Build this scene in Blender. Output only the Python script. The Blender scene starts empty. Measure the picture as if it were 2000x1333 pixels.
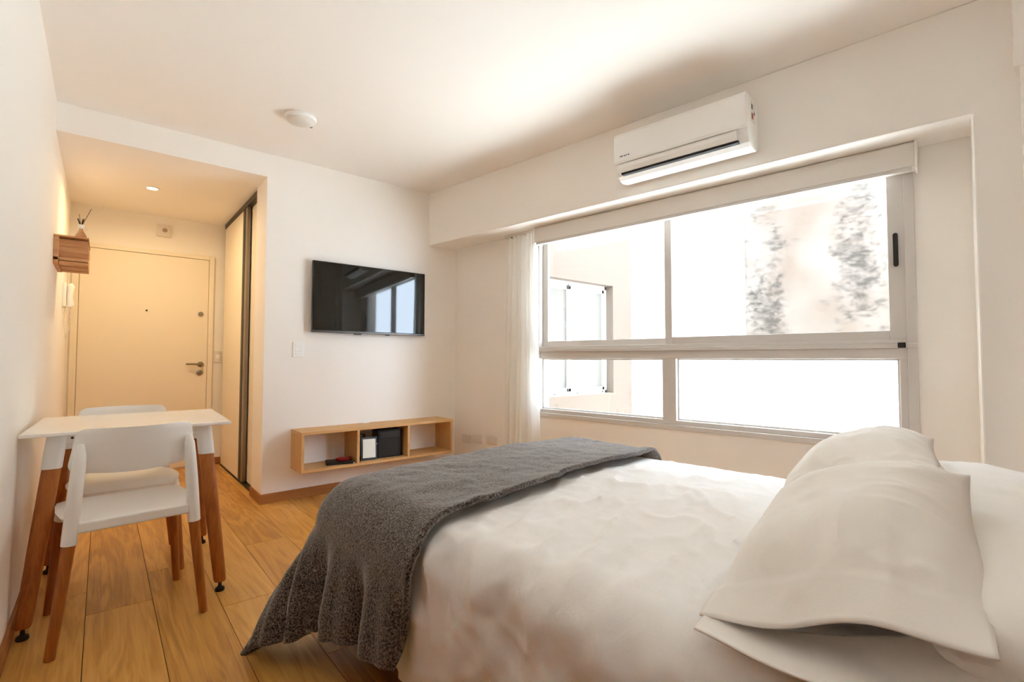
import bpy, bmesh, math, random
from math import sin, cos, pi, radians, sqrt, exp, hypot
from mathutils import Vector, Matrix, noise

random.seed(7)
scn = bpy.context.scene
COL = scn.collection

# ------------------------------------------------------------------ camera
cam_d = bpy.data.cameras.new('camera')
cam = bpy.data.objects.new('camera', cam_d)
COL.objects.link(cam)
FPX = 952.5
cam_d.sensor_width = 36.0
cam_d.lens = FPX / 2000.0 * 36.0
cam_d.clip_start = 0.02
YAW, PITCH, ROLL = radians(40.0), radians(2.1), radians(0.1)
fw = Vector((sin(YAW) * cos(PITCH), cos(YAW) * cos(PITCH), sin(PITCH)))
rt = Vector((cos(YAW), -sin(YAW), 0.0))
up = rt.cross(fw)
rt2 = rt * cos(ROLL) + up * sin(ROLL)
up2 = -rt * sin(ROLL) + up * cos(ROLL)
m = Matrix((rt2, up2, -fw)).transposed().to_4x4()
m.translation = Vector((0, 0, 1.03))
cam.matrix_world = m
scn.camera = cam

# ------------------------------------------------------------------ light
SUN_W, SKY_W, DOWN_W = 45.0, 22.0, 10.0
world = bpy.data.worlds.new('sky')
scn.world = world
world.use_nodes = True
bg = world.node_tree.nodes['Background']
bg.inputs['Color'].default_value = (0.72, 0.84, 1.0, 1)
bg.inputs['Strength'].default_value = SKY_W
sun_d = bpy.data.lights.new('sun', 'SUN')
sun = bpy.data.objects.new('sun', sun_d)
COL.objects.link(sun)
sun_d.energy = SUN_W
sun_d.angle = radians(1.0)
sun_d.color = (0.78, 0.90, 1.0)
sun.rotation_euler = Vector((0.10, 0.06, -0.99)).to_track_quat('-Z', 'Y').to_euler()
sun.location = (-6, -4, 9)
scn.view_settings.view_transform = 'Standard'
scn.view_settings.look = 'None'
scn.view_settings.gamma = 1.0
scn.view_settings.use_curve_mapping = False
scn.view_settings.exposure = 0.03
scn.cycles.max_bounces = 14
scn.cycles.diffuse_bounces = 9
scn.cycles.transparent_max_bounces = 16
scn.cycles.sample_clamp_indirect = 8.0

# ------------------------------------------------------------------ materials
def srgb(r, g, b):
    f = lambda c: (c / 255.0) / 12.92 if c / 255.0 <= 0.04045 else ((c / 255.0 + 0.055) / 1.055) ** 2.4
    return (f(r), f(g), f(b), 1.0)

def new_mat(name):
    mt = bpy.data.materials.new(name)
    mt.use_nodes = True
    nt = mt.node_tree
    return mt, nt, nt.nodes['Principled BSDF']

def plain(name, col, rough=0.5, metal=0.0, spec=0.5, vary=0.0, vscale=6.0, bump=0.0, bscale=200.0, coat=0.0, sheen=0.0):
    mt, nt, b = new_mat(name)
    b.inputs['Base Color'].default_value = col
    b.inputs['Roughness'].default_value = rough
    b.inputs['Metallic'].default_value = metal
    b.inputs['Specular IOR Level'].default_value = spec
    b.inputs['Coat Weight'].default_value = coat
    b.inputs['Sheen Weight'].default_value = sheen
    tc = nt.nodes.new('ShaderNodeTexCoord')
    if vary > 0:
        n = nt.nodes.new('ShaderNodeTexNoise')
        n.inputs['Scale'].default_value = vscale
        n.inputs['Detail'].default_value = 4
        nt.links.new(tc.outputs['Object'], n.inputs['Vector'])
        r = nt.nodes.new('ShaderNodeValToRGB')
        lo = tuple(c * (1 - vary) for c in col[:3]) + (1,)
        hi = tuple(min(1, c * (1 + vary * 0.6)) for c in col[:3]) + (1,)
        r.color_ramp.elements[0].color = lo
        r.color_ramp.elements[1].color = hi
        r.color_ramp.elements[0].position = 0.3
        r.color_ramp.elements[1].position = 0.7
        nt.links.new(n.outputs['Fac'], r.inputs['Fac'])
        nt.links.new(r.outputs['Color'], b.inputs['Base Color'])
    if bump > 0:
        n2 = nt.nodes.new('ShaderNodeTexNoise')
        n2.inputs['Scale'].default_value = bscale
        n2.inputs['Detail'].default_value = 3
        nt.links.new(tc.outputs['Object'], n2.inputs['Vector'])
        bp = nt.nodes.new('ShaderNodeBump')
        bp.inputs['Strength'].default_value = bump
        bp.inputs['Distance'].default_value = 0.002
        nt.links.new(n2.outputs['Fac'], bp.inputs['Height'])
        nt.links.new(bp.outputs['Normal'], b.inputs['Normal'])
    return mt

def wood(name, dark, mid, light, axis=1, scale=1.0, rough=0.45, contrast=1.0, coat=0.0, knots=True):
    """Grain runs along the given object axis; every object gets its own offset and tone."""
    mt, nt, b = new_mat(name)
    L = nt.links
    tc = nt.nodes.new('ShaderNodeTexCoord')
    oi = nt.nodes.new('ShaderNodeObjectInfo')
    mul = nt.nodes.new('ShaderNodeVectorMath'); mul.operation = 'SCALE'
    comb = nt.nodes.new('ShaderNodeCombineXYZ')
    for k, f in enumerate((37.0, 91.0, 53.0)):
        mm = nt.nodes.new('ShaderNodeMath'); mm.operation = 'MULTIPLY'
        L.new(oi.outputs['Random'], mm.inputs[0]); mm.inputs[1].default_value = f
        L.new(mm.outputs[0], comb.inputs[k])
    add = nt.nodes.new('ShaderNodeVectorMath'); add.operation = 'ADD'
    L.new(tc.outputs['Object'], add.inputs[0]); L.new(comb.outputs[0], add.inputs[1])
    mp = nt.nodes.new('ShaderNodeMapping')
    sc = [9.0 * scale] * 3
    sc[axis] = 0.9 * scale
    mp.inputs['Scale'].default_value = sc
    L.new(add.outputs[0], mp.inputs['Vector'])
    n1 = nt.nodes.new('ShaderNodeTexNoise')
    n1.inputs['Scale'].default_value = 1.0; n1.inputs['Detail'].default_value = 5
    n1.inputs['Distortion'].default_value = 1.6
    L.new(mp.outputs[0], n1.inputs['Vector'])
    w = nt.nodes.new('ShaderNodeMath'); w.operation = 'MULTIPLY'; w.inputs[1].default_value = 26.0
    L.new(n1.outputs['Fac'], w.inputs[0])
    s = nt.nodes.new('ShaderNodeMath'); s.operation = 'SINE'
    L.new(w.outputs[0], s.inputs[0])
    mp2 = nt.nodes.new('ShaderNodeMapping')
    sc2 = [120.0 * scale] * 3
    sc2[axis] = 4.0 * scale
    mp2.inputs['Scale'].default_value = sc2
    L.new(add.outputs[0], mp2.inputs['Vector'])
    n2 = nt.nodes.new('ShaderNodeTexNoise')
    n2.inputs['Scale'].default_value = 1.0; n2.inputs['Detail'].default_value = 3
    L.new(mp2.outputs[0], n2.inputs['Vector'])
    # value = .5 + .13*sin + .5*(fine-.5) + tone
    a1 = nt.nodes.new('ShaderNodeMath'); a1.operation = 'MULTIPLY_ADD'
    a1.inputs[1].default_value = 0.11 * contrast; a1.inputs[2].default_value = 0.30
    L.new(s.outputs[0], a1.inputs[0])
    a2 = nt.nodes.new('ShaderNodeMath'); a2.operation = 'MULTIPLY_ADD'
    a2.inputs[1].default_value = 0.45 * contrast
    L.new(n2.outputs['Fac'], a2.inputs[0]); L.new(a1.outputs[0], a2.inputs[2])
    a3 = nt.nodes.new('ShaderNodeMath'); a3.operation = 'MULTIPLY_ADD'
    a3.inputs[1].default_value = 0.22 * contrast
    L.new(oi.outputs['Random'], a3.inputs[0]); L.new(a2.outputs[0], a3.inputs[2])
    a4 = nt.nodes.new('ShaderNodeMath'); a4.operation = 'SUBTRACT'; a4.inputs[1].default_value = 0.11 * contrast
    L.new(a3.outputs[0], a4.inputs[0])
    r = nt.nodes.new('ShaderNodeValToRGB')
    e = r.color_ramp.elements
    e[0].color = dark; e[0].position = 0.18
    e[1].color = light; e[1].position = 0.85
    x = e.new(0.5); x.color = mid
    L.new(a4.outputs[0], r.inputs['Fac'])
    L.new(r.outputs['Color'], b.inputs['Base Color'])
    b.inputs['Roughness'].default_value = rough
    b.inputs['Coat Weight'].default_value = coat
    bp = nt.nodes.new('ShaderNodeBump'); bp.inputs['Strength'].default_value = 0.12
    bp.inputs['Distance'].default_value = 0.001
    L.new(a4.outputs[0], bp.inputs['Height']); L.new(bp.outputs['Normal'], b.inputs['Normal'])
    return mt

M = {}
M['paint'] = plain('wall_paint', srgb(248, 244, 238), 0.75, spec=0.2, bump=0.05, bscale=60)
M['ceil'] = plain('ceiling_paint', srgb(250, 246, 241), 0.8, spec=0.15)
M['door'] = plain('door_paint', srgb(240, 230, 212), 0.45, spec=0.4)
M['floor'] = wood('floor_oak', srgb(150, 96, 38), srgb(198, 142, 66), srgb(224, 172, 96), axis=1, scale=1.0, rough=0.36, contrast=0.85)
M['gap'] = plain('floor_gap', srgb(52, 32, 18), 0.9)
M['skirt'] = wood('skirting_wood', srgb(140, 84, 36), srgb(170, 108, 52), srgb(190, 128, 66), axis=0, rough=0.5, contrast=0.5)
M['panel'] = wood('panel_wood', srgb(120, 76, 38), srgb(150, 98, 52), srgb(172, 118, 66), axis=2, scale=0.8, rough=0.5, contrast=0.6)  # wood tone of the unseen boards added to tint the fill
M['shelfwood'] = wood('shelf_wood', srgb(188, 140, 84), srgb(214, 170, 112), srgb(226, 188, 132), axis=0, scale=1.5, rough=0.5, contrast=0.5)
M['legwood'] = wood('leg_wood', srgb(122, 62, 16), srgb(166, 92, 30), srgb(192, 118, 46), axis=2, scale=1.6, rough=0.42, contrast=0.7)
M['crate'] = wood('crate_wood', srgb(150, 94, 50), srgb(188, 130, 80), srgb(216, 166, 116), axis=0, scale=2.0, rough=0.6, contrast=1.0)
M['alu'] = plain('white_aluminium', srgb(214, 209, 204), 0.38, metal=0.0, spec=0.5)
M['alu_out'] = plain('neighbour_aluminium', srgb(226, 228, 228), 0.4)
M['plastic'] = plain('white_plastic', srgb(247, 246, 243), 0.4, spec=0.5)
M['plastic_d'] = plain('offwhite_plastic', srgb(228, 222, 214), 0.45)
M['chair'] = plain('chair_plastic', srgb(248, 246, 242), 0.5, spec=0.4, bump=0.05, bscale=500)
M['tabletop'] = plain('table_lacquer', srgb(250, 248, 245), 0.22, spec=0.5)
M['tablemetal'] = plain('table_white_metal', srgb(240, 240, 240), 0.4)
M['black'] = plain('black_plastic', srgb(24, 22, 21), 0.4)
M['blackmat'] = plain('black_matte', srgb(20, 19, 18), 0.7)
M['screen'] = plain('screen_glass', srgb(10, 10, 11), 0.04, spec=0.6)
M['bezel'] = plain('bezel_metal', srgb(84, 78, 74), 0.3, metal=0.6)
M['chrome'] = plain('brushed_steel', srgb(150, 140, 125), 0.3, metal=0.9)
M['profile'] = plain('dark_profile', srgb(30, 24, 20), 0.4)
M['steel'] = plain('grey_profile', srgb(140, 130, 120), 0.35, metal=0.7)
M['sheet'] = plain('white_cotton', srgb(251, 250, 249), 0.85, spec=0.1, bump=0.10, bscale=220, sheen=0.1)
M['pillow'] = plain('pillow_cotton', srgb(248, 245, 240), 0.85, spec=0.1, bump=0.10, bscale=220, sheen=0.1)
def rumple(mt, scale, dist):
    nt = mt.node_tree; L = nt.links
    b = nt.nodes['Principled BSDF']
    old = b.inputs['Normal'].links[0].from_node
    tc = nt.nodes.new('ShaderNodeTexCoord')
    mp = nt.nodes.new('ShaderNodeMapping'); mp.inputs['Scale'].default_value = (0.55, 1.6, 1.0); mp.inputs['Rotation'].default_value = (0, 0, radians(-14))
    L.new(tc.outputs['Object'], mp.inputs['Vector'])
    n = nt.nodes.new('ShaderNodeTexNoise'); n.inputs['Scale'].default_value = scale; n.inputs['Detail'].default_value = 5
    n.inputs['Distortion'].default_value = 0.6; n.inputs['Roughness'].default_value = 0.42
    L.new(mp.outputs[0], n.inputs['Vector'])
    bp = nt.nodes.new('ShaderNodeBump'); bp.inputs['Strength'].default_value = 0.45; bp.inputs['Distance'].default_value = dist
    L.new(n.outputs['Fac'], bp.inputs['Height'])
    L.new(bp.outputs['Normal'], old.inputs['Normal'])
rumple(M['sheet'], 9.0, 0.012)
rumple(M['pillow'], 8.0, 0.009)
M['mattress'] = plain('mattress_cloth', srgb(205, 198, 188), 0.9)
M['bedbase'] = plain('bed_base_cloth', srgb(38, 32, 28), 0.9)
M['red'] = plain('red_glaze', srgb(150, 16, 20), 0.15, coat=0.5)
M['paper'] = plain('white_paper', srgb(238, 236, 228), 0.7)
M['glassjar'] = plain('jar_glass', srgb(205, 180, 150), 0.08)
M['glassjar'].node_tree.nodes['Principled BSDF'].inputs['Transmission Weight'].default_value = 0.8
M['reed'] = plain('reed_brown', srgb(96, 66, 38), 0.7)
M['reeddark'] = plain('reed_dark', srgb(48, 30, 18), 0.7)
M['redmark'] = plain('sticker_red', srgb(170, 70, 50), 0.6)
M['lens'] = plain('sensor_lens', srgb(168, 140, 122), 0.3)
M['greymark'] = plain('print_grey', srgb(90, 84, 80), 0.6)
M['concrete'] = plain('yard_concrete', srgb(222, 218, 210), 0.9, vary=0.1)
M['outwhite'] = plain('outside_white_paint', srgb(236, 236, 236), 0.85, spec=0.1)
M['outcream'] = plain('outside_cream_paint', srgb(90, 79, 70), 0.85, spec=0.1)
M['outbase'] = plain('outside_grey_render', srgb(226, 226, 224), 0.9, spec=0.1)  # pale band paints in the overexposure of the lower stained wall

# knitted throw: dark grey with pale flecks
def throw_mat():
    mt, nt, b = new_mat('grey_knit')
    L = nt.links
    tc = nt.nodes.new('ShaderNodeTexCoord')
    n = nt.nodes.new('ShaderNodeTexNoise'); n.inputs['Scale'].default_value = 205; n.inputs['Detail'].default_value = 4
    L.new(tc.outputs['Object'], n.inputs['Vector'])
    r = nt.nodes.new('ShaderNodeValToRGB')
    r.color_ramp.elements[0].color = srgb(34, 30, 28); r.color_ramp.elements[0].position = 0.38
    r.color_ramp.elements[1].color = srgb(138, 129, 123); r.color_ramp.elements[1].position = 0.64
    L.new(n.outputs['Fac'], r.inputs['Fac'])
    L.new(r.outputs['Color'], b.inputs['Base Color'])
    b.inputs['Roughness'].default_value = 0.95
    b.inputs['Specular IOR Level'].default_value = 0.05
    b.inputs['Sheen Weight'].default_value = 0.6; b.inputs['Sheen Roughness'].default_value = 0.45
    v = nt.nodes.new('ShaderNodeTexNoise'); v.inputs['Scale'].default_value = 170; v.inputs['Detail'].default_value = 2
    L.new(tc.outputs['Object'], v.inputs['Vector'])
    bp = nt.nodes.new('ShaderNodeBump'); bp.inputs['Strength'].default_value = 0.7; bp.inputs['Distance'].default_value = 0.005
    L.new(v.outputs['Fac'], bp.inputs['Height']); L.new(bp.outputs['Normal'], b.inputs['Normal'])
    return mt
M['throw'] = throw_mat()

def glass_mat(name, tint, refl=0.06):
    mt = bpy.data.materials.new(name); mt.use_nodes = True
    nt = mt.node_tree; nt.nodes.clear()
    out = nt.nodes.new('ShaderNodeOutputMaterial')
    t = nt.nodes.new('ShaderNodeBsdfTransparent'); t.inputs['Color'].default_value = tint
    g = nt.nodes.new('ShaderNodeBsdfGlossy'); g.inputs['Roughness'].default_value = 0.02
    mx = nt.nodes.new('ShaderNodeMixShader'); mx.inputs[0].default_value = refl
    nt.links.new(t.outputs[0], mx.inputs[1]); nt.links.new(g.outputs[0], mx.inputs[2])
    nt.links.new(mx.outputs[0], out.inputs[0])
    return mt
M['glass'] = glass_mat('window_glass', (0.97, 0.98, 0.98, 1), 0.05)

def frosted(name, col, transl=0.5):
    mt = bpy.data.materials.new(name); mt.use_nodes = True
    nt = mt.node_tree; nt.nodes.clear()
    out = nt.nodes.new('ShaderNodeOutputMaterial')
    d = nt.nodes.new('ShaderNodeBsdfDiffuse'); d.inputs['Color'].default_value = col
    t = nt.nodes.new('ShaderNodeBsdfTranslucent'); t.inputs['Color'].default_value = col
    mx = nt.nodes.new('ShaderNodeMixShader'); mx.inputs[0].default_value = transl
    nt.links.new(d.outputs[0], mx.inputs[1]); nt.links.new(t.outputs[0], mx.inputs[2])
    nt.links.new(mx.outputs[0], out.inputs[0])
    return mt
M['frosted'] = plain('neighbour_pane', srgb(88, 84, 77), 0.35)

def sheer():
    mt = bpy.data.materials.new('sheer_curtain'); mt.use_nodes = True
    nt = mt.node_tree; nt.nodes.clear()
    out = nt.nodes.new('ShaderNodeOutputMaterial')
    col = srgb(254, 253, 250)
    d = nt.nodes.new('ShaderNodeBsdfDiffuse'); d.inputs['Color'].default_value = col
    t = nt.nodes.new('ShaderNodeBsdfTranslucent'); t.inputs['Color'].default_value = col
    p = nt.nodes.new('ShaderNodeBsdfTransparent')
    m1 = nt.nodes.new('ShaderNodeMixShader'); m1.inputs[0].default_value = 0.5
    m2 = nt.nodes.new('ShaderNodeMixShader'); m2.inputs[0].default_value = 0.30
    nt.links.new(d.outputs[0], m1.inputs[1]); nt.links.new(t.outputs[0], m1.inputs[2])
    nt.links.new(m1.outputs[0], m2.inputs[1]); nt.links.new(p.outputs[0], m2.inputs[2])
    nt.links.new(m2.outputs[0], out.inputs[0])
    return mt
M['sheer'] = sheer()

def emit(name, col, s):
    mt = bpy.data.materials.new(name); mt.use_nodes = True
    nt = mt.node_tree; nt.nodes.clear()
    out = nt.nodes.new('ShaderNodeOutputMaterial')
    e = nt.nodes.new('ShaderNodeEmission'); e.inputs['Color'].default_value = col; e.inputs['Strength'].default_value = s
    nt.links.new(e.outputs[0], out.inputs[0])
    return mt
M['bulb'] = emit('bulb_glow', (1.0, 0.80, 0.5, 1), 12.0)

def stained():
    """weathered wall: cream render with dark mould patches (marks of its own, not shading)"""
    mt, nt, b = new_mat('stained_render')
    L = nt.links
    tc = nt.nodes.new('ShaderNodeTexCoord')
    def noise_n(scale, detail, dist, vscale):
        mp = nt.nodes.new('ShaderNodeMapping'); mp.inputs['Scale'].default_value = vscale
        L.new(tc.outputs['Object'], mp.inputs['Vector'])
        n = nt.nodes.new('ShaderNodeTexNoise'); n.inputs['Scale'].default_value = scale
        n.inputs['Detail'].default_value = detail; n.inputs['Distortion'].default_value = dist
        n.inputs['Roughness'].default_value = 0.65
        L.new(mp.outputs[0], n.inputs['Vector'])
        return n
    sep = nt.nodes.new('ShaderNodeSeparateXYZ'); L.new(tc.outputs['Object'], sep.inputs[0])
    dv_ = nt.nodes.new('ShaderNodeMath'); dv_.operation = 'DIVIDE'; dv_.inputs[1].default_value = 1.9
    L.new(sep.outputs['Y'], dv_.inputs[0])
    band = nt.nodes.new('ShaderNodeValToRGB')     # where along the wall the damp comes through
    e = band.color_ramp.elements
    e[0].position = 0.0; e[0].color = (0.15,) * 3 + (1,)
    e[1].position = 1.0; e[1].color = (0.45,) * 3 + (1,)
    for p_, v_ in ((0.22, 0.25), (0.34, 0.78), (0.44, 0.62), (0.55, 0.12), (0.70, 0.14), (0.78, 0.60), (0.90, 0.66)):
        q_ = e.new(p_); q_.color = (v_,) * 3 + (1,)
    L.new(dv_.outputs[0], band.inputs['Fac'])
    big = noise_n(2.6, 3, 0.3, (1, 1.2, 0.8))
    fine = noise_n(13.0, 10, 0.5, (1, 0.8, 1.5))
    m0 = nt.nodes.new('ShaderNodeMath'); m0.operation = 'MULTIPLY_ADD'; m0.inputs[1].default_value = 0.40
    L.new(band.outputs['Color'], m0.inputs[0])
    sc0 = nt.nodes.new('ShaderNodeMath'); sc0.operation = 'MULTIPLY'; sc0.inputs[1].default_value = 0.75
    L.new(big.outputs['Fac'], sc0.inputs[0]); L.new(sc0.outputs[0], m0.inputs[2])
    mm = nt.nodes.new('ShaderNodeMath'); mm.operation = 'MULTIPLY_ADD'; mm.inputs[1].default_value = 1.0
    L.new(fine.outputs['Fac'], mm.inputs[0]); L.new(m0.outputs[0], mm.inputs[2])
    r = nt.nodes.new('ShaderNodeValToRGB')
    r.color_ramp.elements[0].position = 0.0; r.color_ramp.elements[0].color = (0, 0, 0, 1)
    r.color_ramp.elements[1].position = 1.0; r.color_ramp.elements[1].color = (1, 1, 1, 1)
    mr = nt.nodes.new('ShaderNodeMapRange'); mr.inputs['From Min'].default_value = 1.06; mr.inputs['From Max'].default_value = 1.30
    L.new(mm.outputs[0], mr.inputs['Value']); L.new(mr.outputs[0], r.inputs['Fac'])
    tint = noise_n(1.3, 2, 0.0, (1, 1, 0.8))
    r2 = nt.nodes.new('ShaderNodeValToRGB')
    r2.color_ramp.elements[0].color = srgb(84, 73, 64); r2.color_ramp.elements[0].position = 0.35
    r2.color_ramp.elements[1].color = srgb(97, 90, 83); r2.color_ramp.elements[1].position = 0.65
    L.new(tint.outputs['Fac'], r2.inputs['Fac'])
    mx = nt.nodes.new('ShaderNodeMixRGB')
    L.new(r.outputs['Color'], mx.inputs[0]); L.new(r2.outputs['Color'], mx.inputs[1])
    mx.inputs[2].default_value = srgb(55, 50, 45)
    L.new(mx.outputs[0], b.inputs['Base Color'])
    b.inputs['Roughness'].default_value = 0.95
    b.inputs['Specular IOR Level'].default_value = 0.05
    return mt
M['stained'] = stained()

# ------------------------------------------------------------------ builders
class MB:
    def __init__(self):
        self.v = []; self.f = []
    def box(self, x0, x1, y0, y1, z0, z1):
        n = len(self.v)
        self.v += [(x0, y0, z0), (x1, y0, z0), (x1, y1, z0), (x0, y1, z0), (x0, y0, z1), (x1, y0, z1), (x1, y1, z1), (x0, y1, z1)]
        self.f += [(n, n + 3, n + 2, n + 1), (n + 4, n + 5, n + 6, n + 7), (n, n + 1, n + 5, n + 4), (n + 1, n + 2, n + 6, n + 5), (n + 2, n + 3, n + 7, n + 6), (n + 3, n, n + 4, n + 7)]
        return self
    def hexa(self, p):   # 8 points: bottom 4 ccw, top 4 ccw
        n = len(self.v)
        self.v += [tuple(q) for q in p]
        self.f += [(n, n + 3, n + 2, n + 1), (n + 4, n + 5, n + 6, n + 7), (n, n + 1, n + 5, n + 4), (n + 1, n + 2, n + 6, n + 5), (n + 2, n + 3, n + 7, n + 6), (n + 3, n, n + 4, n + 7)]
        return self
    def prism(self, poly, fn, a, b):
        """poly of 2-D points; fn(p, q, t) -> 3-D; extruded from t=a to t=b"""
        n = len(self.v); k = len(poly)
        self.v += [fn(p, q, a) for p, q in poly] + [fn(p, q, b) for p, q in poly]
        self.f += [tuple(range(n + k - 1, n - 1, -1)), tuple(range(n + k, n + 2 * k))]
        for i in range(k):
            j = (i + 1) % k
            self.f.append((n + i, n + j, n + k + j, n + k + i))
        return self
    def tube(self, pts, rad, seg=10, squash=None, caps=True):
        pts = [Vector(p) for p in pts]
        if not hasattr(rad, '__len__'): rad = [rad] * len(pts)
        n = len(self.v)
        t0 = (pts[1] - pts[0]).normalized()
        ref = Vector((0, 0, 1)) if abs(t0.z) < 0.9 else Vector((1, 0, 0))
        u = t0.cross(ref).normalized()
        for i, p in enumerate(pts):
            t = (pts[min(i + 1, len(pts) - 1)] - pts[max(i - 1, 0)]).normalized()
            u = (u - t * u.dot(t)).normalized()
            w = t.cross(u)
            for k in range(seg):
                a = 2 * pi * k / seg
                self.v.append(tuple(p + (u * cos(a) + w * sin(a)) * rad[i]))
        for i in range(len(pts) - 1):
            for k in range(seg):
                k2 = (k + 1) % seg
                self.f.append((n + i * seg + k, n + i * seg + k2, n + (i + 1) * seg + k2, n + (i + 1) * seg + k))
        if caps:
            self.f.append(tuple(n + k for k in range(seg - 1, -1, -1)))
            e = n + (len(pts) - 1) * seg
            self.f.append(tuple(e + k for k in range(seg)))
        return self
    def lathe(self, prof, c=(0, 0, 0), seg=24, axis='z'):
        n = len(self.v)
        for r, h in prof:
            for k in range(seg):
                a = 2 * pi * k / seg
                if axis == 'z': self.v.append((c[0] + r * cos(a), c[1] + r * sin(a), c[2] + h))
                elif axis == 'y': self.v.append((c[0] + r * cos(a), c[1] + h, c[2] + r * sin(a)))
                else: self.v.append((c[0] + h, c[1] + r * cos(a), c[2] + r * sin(a)))
        for i in range(len(prof) - 1):
            for k in range(seg):
                k2 = (k + 1) % seg
                self.f.append((n + i * seg + k, n + i * seg + k2, n + (i + 1) * seg + k2, n + (i + 1) * seg + k))
        self.f.append(tuple(n + k for k in range(seg - 1, -1, -1)))
        e = n + (len(prof) - 1) * seg
        self.f.append(tuple(e + k for k in range(seg)))
        return self
    def grid(self, nu, nv, fn, close_u=False):
        n = len(self.v)
        for j in range(nv + 1):
            for i in range(nu + (0 if close_u else 1)):
                self.v.append(tuple(fn(i / nu, j / nv)))
        w = nu if close_u else nu + 1
        for j in range(nv):
            for i in range(nu):
                i2 = (i + 1) % w if close_u else i + 1
                self.f.append((n + j * w + i, n + j * w + i2, n + (j + 1) * w + i2, n + (j + 1) * w + i))
        return self
    def build(self, name, mat, parent=None, bevel=0.0, seg=2, smooth=False, matrix=None):
        me = bpy.data.meshes.new(name)
        me.from_pydata([tuple(v) for v in self.v], [], self.f)
        bm = bmesh.new(); bm.from_mesh(me)
        bmesh.ops.recalc_face_normals(bm, faces=bm.faces)
        if bevel > 0:
            ed = [e for e in bm.edges if len(e.link_faces) == 2 and e.calc_face_angle(0) > 0.6]
            bmesh.ops.bevel(bm, geom=ed, offset=bevel, segments=seg, profile=0.5, affect='EDGES', clamp_overlap=True)
        if smooth:
            for fc in bm.faces: fc.smooth = True
            for e in bm.edges:
                if len(e.link_faces) == 2 and e.calc_face_angle(0) > 0.75: e.smooth = False
        bm.to_mesh(me); bm.free()
        me.materials.append(M[mat] if isinstance(mat, str) else mat)
        o = bpy.data.objects.new(name, me)
        COL.objects.link(o)
        if parent is not None: o.parent = parent
        if matrix is not None: o.matrix_world = matrix
        return o

def BX(*a): return MB().box(*a)

def struct(o):
    o['kind'] = 'structure'
    return o

def thing(name, label, cat, loc=(0, 0, 0), rotz=0.0, group=None):
    o = bpy.data.objects.new(name, None)
    o.empty_display_size = 0.1
    COL.objects.link(o)
    o.location = loc
    o.rotation_euler = (0, 0, rotz)
    tag(o, label, cat, group)
    return o

def tag(o, label, cat, group=None):
    o['label'] = label; o['category'] = cat
    if group: o['group'] = group
    return o

def empty_struct(name, loc=(0, 0, 0), rotz=0.0):
    o = bpy.data.objects.new(name, None)
    o.empty_display_size = 0.1
    COL.objects.link(o); o.location = loc; o.rotation_euler = (0, 0, rotz)
    o['kind'] = 'structure'
    return o

# ------------------------------------------------------------------ room numbers
H, HB = 2.515, 2.345            # ceiling, lower entry ceiling
YF = 3.806                      # wall with the television
XL = -0.238                     # left wall
XC = 0.882                      # corner of the entry
YD = 5.53                       # entry door wall
WROT = radians(8.1)             # the window wall is turned by this much
WM = Matrix.Rotation(WROT, 4, 'Z')   # window-wall frame: x = outward, y = along the wall, z up
CB, CR = 2.735, 3.015           # beam face, recessed wall face
SOF = 2.045                     # beam underside

# floor: slab and planks
def clip(poly, a, b, c):        # keep a*x + b*y <= c
    out = []
    for i in range(len(poly)):
        p, q = poly[i], poly[(i + 1) % len(poly)]
        dp, dq = a * p[0] + b * p[1] - c, a * q[0] + b * q[1] - c
        if dp <= 0: out.append(p)
        if dp * dq < 0:
            t = dp / (dp - dq); out.append((p[0] + (q[0] - p[0]) * t, p[1] + (q[1] - p[1]) * t))
    return out
floor = struct(BX(-0.36, 3.3, -0.62, 5.66, -0.15, -0.012).build('floor', 'gap'))
PW, PL = 0.217, 1.285
row = 0
x = 0.190 - 2 * PW
while x < 3.2:
    y = -1.0 - (row * 0.47 % 1.0) * PL + (0.02 if row != 1 else 0.0)
    if row == 1: y = 2.615 - 3 * PL
    while y < YD:
        g = 0.0011
        poly = [(x + g, y + g), (x + PW - g, y + g), (x + PW - g, y + PL - g), (x + g, y + PL - g)]
        poly = clip(poly, -1, 0, 0.24); poly = clip(poly, 0, -1, 0.5); poly = clip(poly, 0, 1, YD)
        poly = clip(poly, cos(WROT), sin(WROT), CR + 0.002)
        polys = [poly]
        if x > 0.9: polys = [clip(poly, 0, 1, YF + 0.002)]
        elif x + PW > 0.95: polys = [clip(poly, 0, 1, YF - 0.0005), clip(clip(poly, 0, -1, -YF - 0.0005), 1, 0, 0.95)]
        for poly in polys:
            if len(poly) < 3: continue
            cx = sum(p[0] for p in poly) / len(poly); cy = sum(p[1] for p in poly) / len(poly)
            mb = MB().prism([(p[0] - cx, p[1] - cy) for p in poly], lambda p, q, t: (p, q, t), -0.012, 0.0)
            o = mb.build('plank', 'floor', floor)
            o.location = (cx, cy, 0)
        y += PL
    x += PW; row += 1

# walls
struct(BX(XL - 0.12, XL, -1.1, YD + 0.12, 0, H + 0.1).build('wall_left', 'paint'))
struct(BX(XL - 0.12, 3.4, -0.62, -0.5, 0, H + 0.1).build('wall_back', 'paint'))
far = MB().box(XC, 2.9, YF, 3.95, 0, H).box(XC, 0.99, 3.95, 4.11, 0, H)
struct(far.build('wall_far', 'paint'))
struct(BX(XL - 0.12, 1.7, YD, YD + 0.12, 0, H).build('wall_entry', 'paint'))
struct(MB().box(1.55, 1.62, 3.95, YD, 0, H).box(0.97, 1.62, 5.46, YD, 0, H).build('wall_wardrobe', 'paint'))
struct(BX(XL - 0.12, 3.5, -1.12, YD + 0.12, H, H + 0.12).build('ceiling', 'ceil'))
struct(MB().box(XL, XC, YF, YD, HB, H - 0.001).box(XC, 1.55, 4.11, YD, HB, H - 0.001).build('ceiling_entry', 'paint'))
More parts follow.
